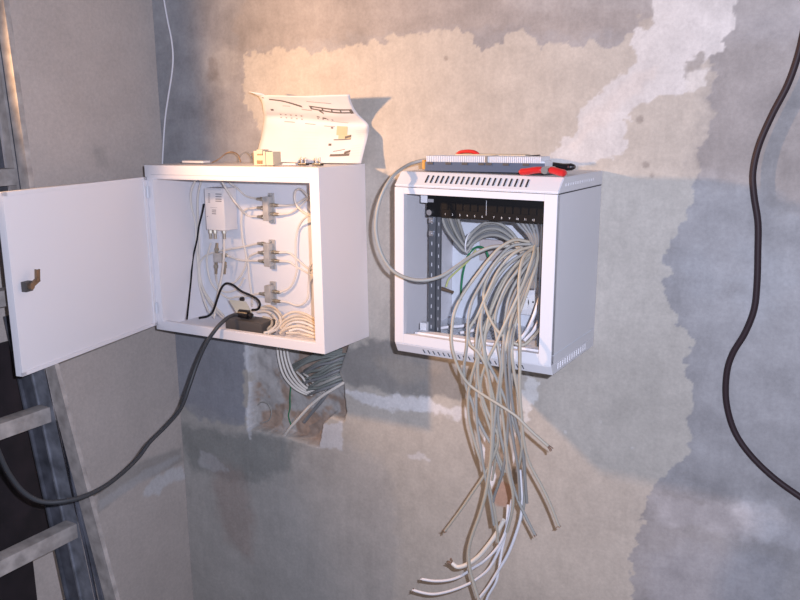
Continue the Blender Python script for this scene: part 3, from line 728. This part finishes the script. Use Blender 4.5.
P = [at(*p) for p in ((212, 163.5, -.12), (219, 159, -.11), (226, 153.5, -.10), (232, 152, -.095), (238, 155, -.09), (241, 163.8, -.09))]
P[0].z = P[-1].z = ZT+.002
cable('bent_wire', P, .0015, 'latch', 'short brown wire bent in an arch on the left cabinet top', 'wire', world=True)
P = [at(*p) for p in ((238, 162, -.06), (241, 155, -.055), (246, 152, -.05), (251, 156, -.05), (252, 163.5, -.05))]; P[0].z = P[-1].z = ZT+.002
cable('bent_wire', P, .0015, 'cat3', 'short dark grey wire arch beside the beige jack', 'wire', world=True)

cable('thin_white_cable', [(160, -30, -.014), (164, 0, -.014), (167.5, 20, -.014), (171.5, 40, -.014), (173, 58, -.014), (171.5, 76, -.014), (168, 98, -.014), (165, 120, -.014), (163, 150, -.014), (162, 175, -.012), (162, 195, -.006)], .0022, 'whitecab', 'thin white cable hanging down the wall corner into the left cabinet', 'cable')
cable('black_cable', [(806, 20, -.012), (799, 52, -.012), (788, 84, -.012), (772, 115, -.012), (759, 145, -.012), (753, 172, -.012), (754, 195, -.012), (758, 222, -.012), (758, 250, -.012), (757, 285, -.012), (754, 310, -.012), (745, 333, -.012), (733, 353, -.012), (727, 372, -.012), (726, 398, -.012), (731, 422, -.012), (740, 441, -.012), (756, 461, -.012), (778, 481, -.012), (806, 501, -.012), (830, 520, -.012)], .0058, 'cordbrown', 'thick brownish black cable snaking down the wall at the right edge', 'cable')

# ------------------------------------------------------------------ on top of the right cabinet
ZR = c2.location.z+H2+LT+.0042      # lid height (the lid leans a hair)
def zl2(x): return c2.location.z+(H2+LT)-math.sin(.014)*(x-c2.location.x)
kp = thing('krone_panel', 'steel patch panel with white punch-down comb lying on the right cabinet', 'patch panel', Vector((-.10, -.10, zl2(-.10)+.001)))
a = at(425, 170, -.192); b = at(545, 170, -.192)
x0, x1 = a.x, b.x; zb = zl2(x0)+.0012
bm = bmesh.new(); box(bm, x0, x1, -0.1950, -0.1170, zb, zb+.003, .0005); box(bm, x0+.003, x1, -0.1970, -0.1930, zb, zb+.017, .001); build('tray', bm, M['bluesteel'], parent=kp)
bm = bmesh.new(); box(bm, x0, x1-.003, -0.1870, -0.1470, zb+.009, zb+.020, .001)
n = 60
for i in range(n):
    x = x0+.003+(x1-x0-.010)*i/n
    box(bm, x, x+.0020, -0.1915, -0.1450, zb+.015, zb+.0275)
build('comb', bm, M['comb'], parent=kp)
bm = bmesh.new()
for u in (.06, .22, .36, .50, .56, .70, .86): x = x0+(x1-x0)*u; box(bm, x-.006, x+.006, -0.1985, -0.1950, zb+.012, zb+.0165, .001)
build('clip_row', bm, M['strip'], parent=kp)
bm = bmesh.new(); x = x0+(x1-x0)*.53; box(bm, x-.003, x+.003, -0.1930, -0.1450, zb+.012, zb+.0285, .0006); build('divider', bm, M['steel'], parent=kp)
bm = bmesh.new(); box(bm, x0-.006, x0-.0005, -0.1920, -0.1620, zb+.002, zb+.020, .001); build('end_tab', bm, M['orange'], parent=kp)['label'] = 'orange end tab'

def grip(pts, r0, r1, flat=.75):
    bm = bmesh.new(); P = smoothpath([Vector(p) for p in pts], 6); rings = []; n = 12
    for i, p in enumerate(P):
        d = (P[min(i+1, len(P)-1)]-P[max(0, i-1)]).normalized(); s = d.cross(Vector((0, 0, 1))).normalized(); u = s.cross(d); t = i/(len(P)-1)
        r = (r0+(r1-r0)*t)*(min(1, .55+4*t, .55+4*(1-t)))
        rings.append([bm.verts.new(p+s*math.cos(2*math.pi*k/n)*r+u*math.sin(2*math.pi*k/n)*r*flat) for k in range(n)])
    for A, B in zip(rings, rings[1:]):
        for k in range(n): bm.faces.new((A[k], A[(k+1) % n], B[(k+1) % n], B[k]))
    bm.faces.new(rings[0][::-1]); bm.faces.new(rings[-1]); return bm
def zt2(px, py, Y, h):
    p = at(px, py, Y); p.z = zl2(p.x)+h; return p
pl = thing('pliers', 'red-handled pliers lying at the front right corner of the right cabinet top', 'pliers', zt2(545, 175, -.195, .0))
build('handle', grip([zt2(523, 0, -.217, .0070), zt2(530, 0, -.219, .0080), zt2(539, 0, -.219, .0110), zt2(548, 0, -.217, .0120)], .0085, .0075), M['red'], parent=pl, smooth=True)
build('handle', grip([zt2(553, 0, -.215, .0120), zt2(559, 0, -.216, .0110), zt2(565, 0, -.217, .0085), zt2(571, 0, -.217, .0070)], .0080, .0085), M['red'], parent=pl, smooth=True)
bm = bmesh.new(); a = zt2(546, 0, -.216, .0115); b = zt2(554, 0, -.216, .0115); cyl(bm, a, b, .0045); c = (a+b)/2; cyl(bm, c+Vector((0, -.008, 0)), c+Vector((0, .006, 0)), .0065); cyl(bm, c, c+Vector((.004, .03, .002)), .006, .003); build('jaw', bm, M['steel'], parent=pl, smooth=True)
kn = thing('cutting_tool', 'black-handled cutting tool lying behind the red pliers', 'tool', zt2(562, 165, -.13, 0))
build('handle', grip([zt2(550, 0, -.130, .0155), zt2(559, 0, -.130, .0145), zt2(569, 0, -.130, .0125), zt2(580, 0, -.130, .0135)], .0065, .0085, .8), M['black'], parent=kn, smooth=True)
bm = bmesh.new(); a = zt2(573.5, 0, -.139, .0135); cyl(bm, a+Vector((0, .002, 0)), a+Vector((0, -.002, 0)), .0018); build('rivet', bm, M['chrome'], parent=kn)
bm = bmesh.new(); a = zt2(549, 0, -.130, .013); b = zt2(541, 0, -.128, .014); cyl(bm, b, a, .0035, .004); build('shank', bm, M['chrome'], parent=kn, smooth=True)
rt = thing('wire_stripper', 'red-backed tool with a pale body lying behind the white comb panel', 'tool', zt2(485, 0, -.05, 0))
build('handle', grip([at(455.5, 160.5, -.05), at(458, 153.5, -.05), at(464, 151.5, -.05), at(472, 151.5, -.05), at(479, 154, -.05)], .0035, .0042, .9), M['red'], parent=rt, smooth=True)
bm = bmesh.new(); a = at(457, 155, -.05); b = at(528, 153.5, -.05); za = zl2(a.x)
box(bm, a.x, b.x, -.062, -.035, za+.0015, at(490, 154, -.05).z, .003); build('body', bm, M['beige'], parent=rt, smooth=True)
bm = bmesh.new(); a = at(526, 156.5, -.06); b = at(540, 156, -.06); cyl(bm, a, b, .0018, .0028); build('blade', bm, M['black'], parent=rt, smooth=True)

# ------------------------------------------------------------------ inside the right cabinet
so = thing('wall_socket', 'white double power socket on the back wall inside the network rack', 'socket', at(528, 300, -.008))
a = at(506, 278, -.03); b = at(545, 317, -.03); bm = bmesh.new(); box(bm, a.x, b.x, -.030, -.006, b.z, a.z, .002); build('plate', bm, M['socket'], parent=so, smooth=True)
for px in (522, 536):
    c = at(px, 302, -.031); bm = bmesh.new(); cyl(bm, c+Vector((0, .002, 0)), c+Vector((0, -.003, 0)), .0165, n=24); build('insert', bm, M['mark'], parent=so, smooth=True)
    bm = bmesh.new()
    for s in (-.005, .005): cyl(bm, c+Vector((s, -.002, 0)), c+Vector((s, -.0036, 0)), .002)
    build('pin_holes', bm, M['slot'], parent=so)
tb = thing('terminal_block', 'pinkish terminal block on the back wall of the network rack', 'terminal', at(488, 250, -.006))
a = at(480, 239, -.012); b = at(503, 262, -.012); bm = bmesh.new(); box(bm, a.x, b.x, -.014, -.0055, b.z, a.z, .001); build('block', bm, M['terra'], parent=tb)
a = at(543, 246, -.10); bm = bmesh.new(); box(bm, a.x-.008, a.x+.004, -.104, -.096, a.z-.012, a.z+.012, .001)
props(build('orange_clip', bm, M['orange'], origin=a), 'orange clip at the right jamb behind the cables in the network rack', 'clip')
gw = cable('earth_wire', [(461, 300, -.03), (461.5, 284, -.03), (464, 268, -.035), (469, 254, -.04), (475, 248, -.045), (481, 247, -.05), (486, 251, -.055), (489, 259, -.06)], .0024, 'green', 'green earth wire arching inside the network rack', 'wire')
cable('yellow_wire', [(476, 250, -.05), (468, 261, -.055), (457, 271, -.06), (449, 279, -.065), (446, 287, -.07)], .0022, 'yellow', 'yellow green wire slanting down to the red-brown connector', 'wire')
rc = thing('wire_connector', 'small red-brown connector dangling from the yellow green wire', 'connector', at(446, 290, -.07))
a = at(441.5, 288.5, -.07); b = at(450.5, 291.5, -.07); bm = bmesh.new(); cyl(bm, a, b, .0042, .0032); build('sleeve', bm, M['latch'], parent=rc, smooth=True)
bm = bmesh.new(); cyl(bm, b, b+(b-a)*.3, .003, .0034); build('red_tip', bm, M['latch'], parent=rc, smooth=True)

KG = 'grey cables bundled behind the patch panel'
for k in range(7):
    o = (k-3)*1.9; j = (k % 3)*.010
    cable('bundled_cable', [(441+k*2.6, 214, -.165), (446+k*2.3, 228-k*.6, -.15+j), (455+k*1.4, 241-k*.9, -.13+j), (466, 246-o, -.115+j), (473, 238-o*1.0, -.11+j), (484, 230-o*1.15, -.115+j), (497, 229-o*1.1, -.12+j), (510, 236-o*.9, -.125+j), (519, 246-o*.6, -.13+j), (525, 256-o*.4, -.135+j)], .0031, ('cat2', 'cat3', 'cat2')[k % 3], ('lowest', 'second from below', 'third from below', 'middle', 'third from above', 'second from above', 'topmost')[k]+' of seven grey cables arching in the strapped bundle behind the patch panel', 'cable', KG)
a = at(469, 243, -.108); bm = bmesh.new(); cyl(bm, a+Vector((-.004, 0, .016)), a+Vector((.006, 0, -.016)), .012, n=12)
bm2 = bmesh.new(); Pm = at(469, 243, -.11); tube(bm2, [Pm+Vector((.004*math.sin(t)*.6, math.cos(t)*.016, math.sin(t)*.020)) for t in np.linspace(0, 2*math.pi, 13)], .0016, n=6, sub=2); bm.free()
props(build('cable_tie', bm2, M['whitecab'], origin=Pm, smooth=True), 'pale cable tie cinching the arched grey bundle', 'cable tie')
for k in range(5):
    cable('feeder_cable', [(512+k*5, 216, -.165), (520+k*4, 226, -.16), (529+k*2.4, 236+k, -.155), (533+k*1.2, 249, -.15), (533+k*1.0-(k == 2)*6, 268, -.145), (531+k*1.4-(k % 3)*4, 288, -.14)], .0031, ('cat3', 'cat4')[k % 2], ('leftmost', 'second from left', 'middle', 'second from right', 'rightmost')[k]+' of five grey cables dropping from the right half of the patch panel', 'cable', 'cables below the right half of the patch panel')
for k, pts in enumerate(([(543, 286, -.13), (539, 300, -.14), (533, 318, -.15), (526, 332, -.17), (517, 343, -.19)], [(544, 300, -.13), (541, 315, -.14), (534, 330, -.16), (524, 341, -.18)], [(545, 315, -.13), (541, 328, -.15), (533, 338, -.17)])):
    cable('white_lead', pts, .0034, 'whitecab', ('uppermost', 'middle', 'lowest')[k]+' of three white leads curving along the right inner jamb of the network rack', 'cable', 'white leads in the network rack')
cable('white_loop', [(432, 330, -.19), (448, 327, -.16), (462, 326, -.15), (474, 322, -.14), (480, 324, -.14), (474, 330, -.16), (460, 333, -.18)], .0034, 'whitecab', 'white cable looped on the floor of the network rack', 'cable')

# ------------------------------------------------------------------ the spilling cables
HG = 'cables spilling from the open network rack'
R = .0029
def hang(pts, label, m='cat', tip=None, r=R, grp=HG):
    """pts: (px, py, depth)"""
    return cable('data_cable', pts, r, m, label, 'cable', grp, tip=tip)
IN = -.175
hang([(530, 242, -.15), (515, 240, -.17), (501, 247, -.19), (490, 258, -.205), (476, 276, -.22), (463, 294, -.235), (455, 311, -.25), (452, 328, -.26), (452, 346, -.265), (457, 364, -.262), (464, 378, -.255), (472, 387, -.25), (485, 396, -.25), (498, 404, -.25), (516, 416, -.245), (530, 430, -.24), (548, 446, -.23)], 'long grey cable bowing out farthest left, then crossing to the frayed end at right', tip=.014)
hang([(532, 244, -.15), (512, 246, -.175), (497, 260, -.20), (482, 283, -.22), (472, 302, -.24), (468, 322, -.252), (467, 345, -.262), (464, 368, -.256), (466, 386, -.245), (471, 400, -.24), (476, 415, -.235), (484, 432, -.23), (491, 444, -.225), (496, 455, -.22), (503, 475, -.21)], 'grey cable second from the left at the rack sill', 'cat2')
hang([(534, 246, -.15), (516, 252, -.18), (500, 268, -.20), (488, 292, -.225), (478, 314, -.24), (469, 330, -.252), (470, 344, -.262), (478, 352, -.264), (486, 366, -.26), (490, 384, -.25), (494, 400, -.24), (498, 425, -.23), (497, 450, -.22), (492, 480, -.20)], 'grey cable bending left and back above the rack sill', 'cat')
hang([(530, 248, -.15), (510, 252, -.18), (494, 266, -.20), (485, 284, -.215), (484, 300, -.23), (489, 316, -.24), (498, 331, -.25), (510, 341, -.252), (523, 345, -.245), (534, 336, -.225), (541, 327, -.19)], 'grey cable swinging in a wide U back to the right jamb', 'cat')
hang([(531, 250, -.15), (511, 262, -.185), (494, 282, -.21), (484, 304, -.23), (481, 325, -.25), (483, 343, -.262), (488, 362, -.258), (497, 380, -.25), (506, 402, -.24), (514, 424, -.23), (521, 442, -.22), (524, 458, -.21), (525, 480, -.20), (524, 504, -.19), (521, 520, -.18)], 'grey cable descending rightward from the middle of the sill to the ends cluster', 'cat2')
hang([(533, 254, -.155), (520, 268, -.185), (507, 285, -.205), (499, 303, -.22), (495, 322, -.24), (498, 345, -.258), (501, 366, -.256), (500, 388, -.245), (498, 415, -.235), (501, 438, -.225), (507, 462, -.215), (516, 495, -.20), (526, 517, -.19), (535, 535, -.18)], 'grey cable whose dark cut end hangs lowest right of the bundle', 'cat2', tip=.006)
hang([(534, 256, -.155), (521, 274, -.185), (510, 294, -.205), (505, 318, -.225), (504, 338, -.255), (502, 360, -.258), (500, 378, -.252), (497, 400, -.245), (494, 430, -.235), (492, 460, -.225)], 'grey cable hanging plumb at the middle of the bundle, ending early', 'cat2')
hang([(536, 258, -.155), (523, 278, -.185), (512, 300, -.21), (506, 325, -.235), (505, 345, -.26), (505, 365, -.258), (507, 392, -.25), (510, 420, -.24), (514, 445, -.23), (518, 470, -.22), (520, 500, -.21)], 'darker grey cable in the thick upright strand of the bundle', 'cat4')
hang([(537, 258, -.155), (525, 282, -.185), (515, 305, -.21), (510, 326, -.235), (509, 344, -.26), (509, 366, -.258), (511, 392, -.25), (514, 414, -.24), (519, 436, -.23), (523, 455, -.22), (525, 478, -.21), (527, 503, -.20)], 'grey cable on the right side of the thick upright strand', 'cat4')
hang([(534, 248, -.155), (523, 258, -.19), (519, 280, -.215), (519, 310, -.235), (520, 340, -.262), (520, 362, -.258), (520, 392, -.25), (522, 420, -.24), (524, 442, -.23), (529, 462, -.22), (542, 487, -.21), (551, 506, -.205), (559, 527, -.20)], 'grey cable that hangs straight and then veers right below the bundle', 'cat', tip=.004)
hang([(535, 246, -.155), (533, 256, -.18), (526, 276, -.205), (516, 300, -.23), (503, 328, -.25), (495, 346, -.26), (487, 362, -.258), (481, 380, -.25), (481, 396, -.245), (486, 416, -.238), (492, 434, -.23), (497, 452, -.222), (505, 472, -.21)], 'grey cable slanting from the right jamb leftward over the sill', 'cat')
hang([(538, 248, -.155), (537, 262, -.175), (530, 284, -.20), (522, 306, -.225), (514, 330, -.24), (512, 350, -.26), (514, 372, -.255), (518, 395, -.245), (521, 420, -.235), (522, 446, -.225), (518, 470, -.21)], 'grey cable at the right side of the rack opening', 'cat')
hang([(530, 252, -.155), (513, 268, -.185), (500, 290, -.21), (488, 318, -.235), (480, 338, -.255), (477, 358, -.26), (471, 379, -.25), (468, 400, -.242), (469, 420, -.236), (474, 440, -.23), (479, 456, -.225), (486, 474, -.215), (491, 494, -.205), (496, 520, -.195), (498, 543, -.185)], 'grey cable running down the left flank of the bundle to a blunt end', 'cat', tip=.005)
hang([(531, 254, -.155), (516, 272, -.185), (503, 296, -.21), (492, 320, -.235), (482, 342, -.258), (478, 362, -.258), (479, 385, -.25), (486, 408, -.24), (493, 424, -.235), (498, 438, -.23), (494, 455, -.225), (485, 474, -.22), (473, 492, -.215), (460, 511, -.21), (445, 531, -.205)], 'grey cable flung out left with its dark cut end', 'cat', tip=.006)
hang([(528, 254, -.155), (508, 274, -.19), (495, 298, -.215), (486, 330, -.248), (484, 352, -.262), (489, 380, -.25), (492, 410, -.24), (492, 440, -.232), (490, 466, -.226), (486, 492, -.222), (480, 514, -.218), (472, 536, -.215), (468.5, 552, -.213), (470, 570, -.211), (474, 585, -.21), (479, 602, -.209), (483, 625, -.207)], 'grey cable reaching farthest down, out of the bottom of the picture', 'cat', r=.0036)
hang([(526, 252, -.155), (505, 268, -.19), (491, 290, -.215), (480, 318, -.242), (476, 346, -.263), (477, 375, -.25), (476, 398, -.242), (477, 424, -.236), (481, 450, -.23), (484, 470, -.222), (490, 500, -.21), (494, 525, -.20)], 'slightly darker grey cable just inside the left flank of the bundle', 'cat2')
hang([(537, 262, -.16), (527, 286, -.19), (518, 312, -.215), (511, 338, -.255), (510, 362, -.258), (509, 390, -.245), (508, 420, -.235), (506, 450, -.225), (502, 474, -.215), (495, 494, -.205), (492, 506, -.20)], 'darker grey cable crossing behind the bundle towards the lower left', 'cat4')
hang([(534, 266, -.16), (522, 292, -.19), (512, 318, -.225), (507, 342, -.259), (503, 366, -.256), (500, 392, -.245), (503, 420, -.235), (506, 445, -.228), (508, 470, -.22), (513, 495, -.21), (512, 512, -.20), (507, 532, -.19)], 'brownish grey cable in the heart of the bundle', 'cat')
hang([(520, 470, -.19), (521, 485, -.19), (522, 505, -.188), (519, 524, -.186), (509, 552, -.182), (498, 571, -.18), (488, 587, -.178), (480, 597, -.177)], 'white cable lowest in the row of pale ends, sweeping down left', 'whitecab', r=.003)
hang([(514, 490, -.188), (511, 510, -.188), (505, 533, -.186), (497, 548, -.184), (484, 561, -.182), (473, 568, -.18), (461, 576, -.178), (449, 580, -.177), (435, 581, -.176), (421, 579, -.176)], 'white cable with upper of the two upturned ends at lower left', 'whitecab', tip=.004, r=.003)
hang([(512, 500, -.182), (508, 522, -.182), (501, 545, -.18), (490, 567, -.178), (478, 578, -.176), (466, 585, -.175), (450, 591, -.174), (435, 594, -.174), (424, 593, -.174), (413, 590, -.174)], 'white cable with lower of the two upturned ends at lower left', 'whitecab', tip=.004, r=.003)
hang([(508, 505, -.178), (506, 530, -.176), (502, 550, -.175), (499, 568, -.174), (496, 582, -.173), (488, 596, -.172), (484, 608, -.171)], 'white cable hanging steeply near the pale ends', 'whitecab', r=.0026)
hang([(504, 520, -.185), (495, 536, -.185), (486, 548, -.185), (478, 557, -.185), (468, 564, -.186), (458, 567, -.187), (452, 563, -.188)], 'pale grey cable ending in a frayed tuft pointing left', 'coax', tip=.012, r=.0046)

# ------------------------------------------------------------------ loose feed from the comb panel into the rack
cable('feed_cable', [(428, 160, -.175), (420, 161, -.182), (408, 165, -.20), (394, 175, -.25), (384, 190, -.27), (378, 208, -.278), (376, 228, -.282), (379, 246, -.284), (386, 262, -.285), (396, 273, -.285), (412, 279.5, -.28), (428, 280, -.27), (444, 275, -.25), (460, 264, -.225), (475, 254, -.20), (492, 247, -.185), (510, 246, -.17)], .0034, 'cat2', 'grey cable looping from the comb panel round the left side of the right cabinet', 'cable')

# ------------------------------------------------------------------ cables in the chased-out opening under the left cabinet
NG = 'cables in the wall opening below the left cabinet'
for k in range(4):
    cable('riser_cable', [(277+k*3.2, 343-k*.4, .004), (278.5+k*3.3, 358, .002), (283+k*3.8, 374, -.002), (292+k*4, 386, -.004), (303+k*4, 393-k*.5, .004), (312+k*3, 395-k*2.5, .022)], .0033, 'coax', ('outermost', 'second', 'third', 'innermost')[k]+' of four cream cables curving from the left cabinet into the wall opening', 'cable', NG)
ORD = ('topmost', 'second', 'third', 'fourth', 'fifth', 'sixth', 'seventh', 'eighth', 'ninth', 'lowest')
rr = random.Random(11)
for k in range(10):
    y = 358+k*3.1; j = rr.uniform(-1.6, 1.6); l = rr.uniform(-3, 5)
    cable('feeder_bundle_cable', [(349, y-4+j*.3, .026), (341, y-3+j, .008), (331, y+1+j*1.4, -.004-rr.random()*.006), (320, y+4-j, -.006-rr.random()*.008), (310+l, y+9-(k > 6)*2+j, -.003), (303+l, y+13-(k > 6)*4, .018)], rr.uniform(.0030, .0042), ('conduit', 'cat3', 'conduit', 'cat2')[k % 4] if k != 3 else 'conduit', ORD[k]+' of ten grey green cables fanning into the wall opening from the right', 'cable', 'grey green cables in the wall opening')
for k in range(4):
    cable('upper_feeder_cable', [(289+k*1.5, 376-k*3.6, .022), (296+k*3, 369-k*3.2, -.001), (307+k*4, 362-k*2.8, -.008), (324+k*3, 357-k*2.2, -.003), (342, 355-k*1.8, .016)], .0040, 'conduit', ('lowest', 'second', 'third', 'topmost')[k]+' of four grey green cables knotted right under the left cabinet corner', 'cable', 'grey green cables in the wall opening')
for k in range(4):
    cable('cut_stub', [(297+k*7, 372+k*6.5-(k % 2)*5, .006), (303+k*6.5, 378+k*5-(k % 2)*5, -.004), (308+k*6, 386+k*3-(k % 2)*5, .010)], .0030, 'coax', ('first', 'second', 'third', 'fourth')[k]+' from the left of four pale cable stubs poking among the grey green cables', 'cable', 'pale stubs in the wall opening')
cable('grey_tail', [(345, 382, .004), (335, 388, -.004), (322, 396, -.008), (310, 406, -.008), (298, 419, -.006), (290, 428, -.004), (284, 436, .006)], .0040, 'coax', 'pale grey cable slanting out of the wall opening to its lower edge', 'cable')
cable('dark_tail', [(330, 388, .012), (324, 398, .008), (314, 410, .010), (304, 422, .016)], .0048, 'cat3', 'dark grey cable slanting behind the pale one in the wall opening', 'cable')
cable('small_loop', [(258, 405, .020), (262, 402, .014), (268, 404, .012), (271.5, 412, .012), (269, 420, .018), (262, 423, .022)], .0016, 'cat2', 'thin wire loop in the left part of the wall opening', 'wire')
cable('green_wire', [(291, 385, .010), (290, 396, .012), (290, 408, .014), (288.5, 416, .018), (291, 425, .024)], .0016, 'green', 'thin green wire dangling in the wall opening', 'wire')
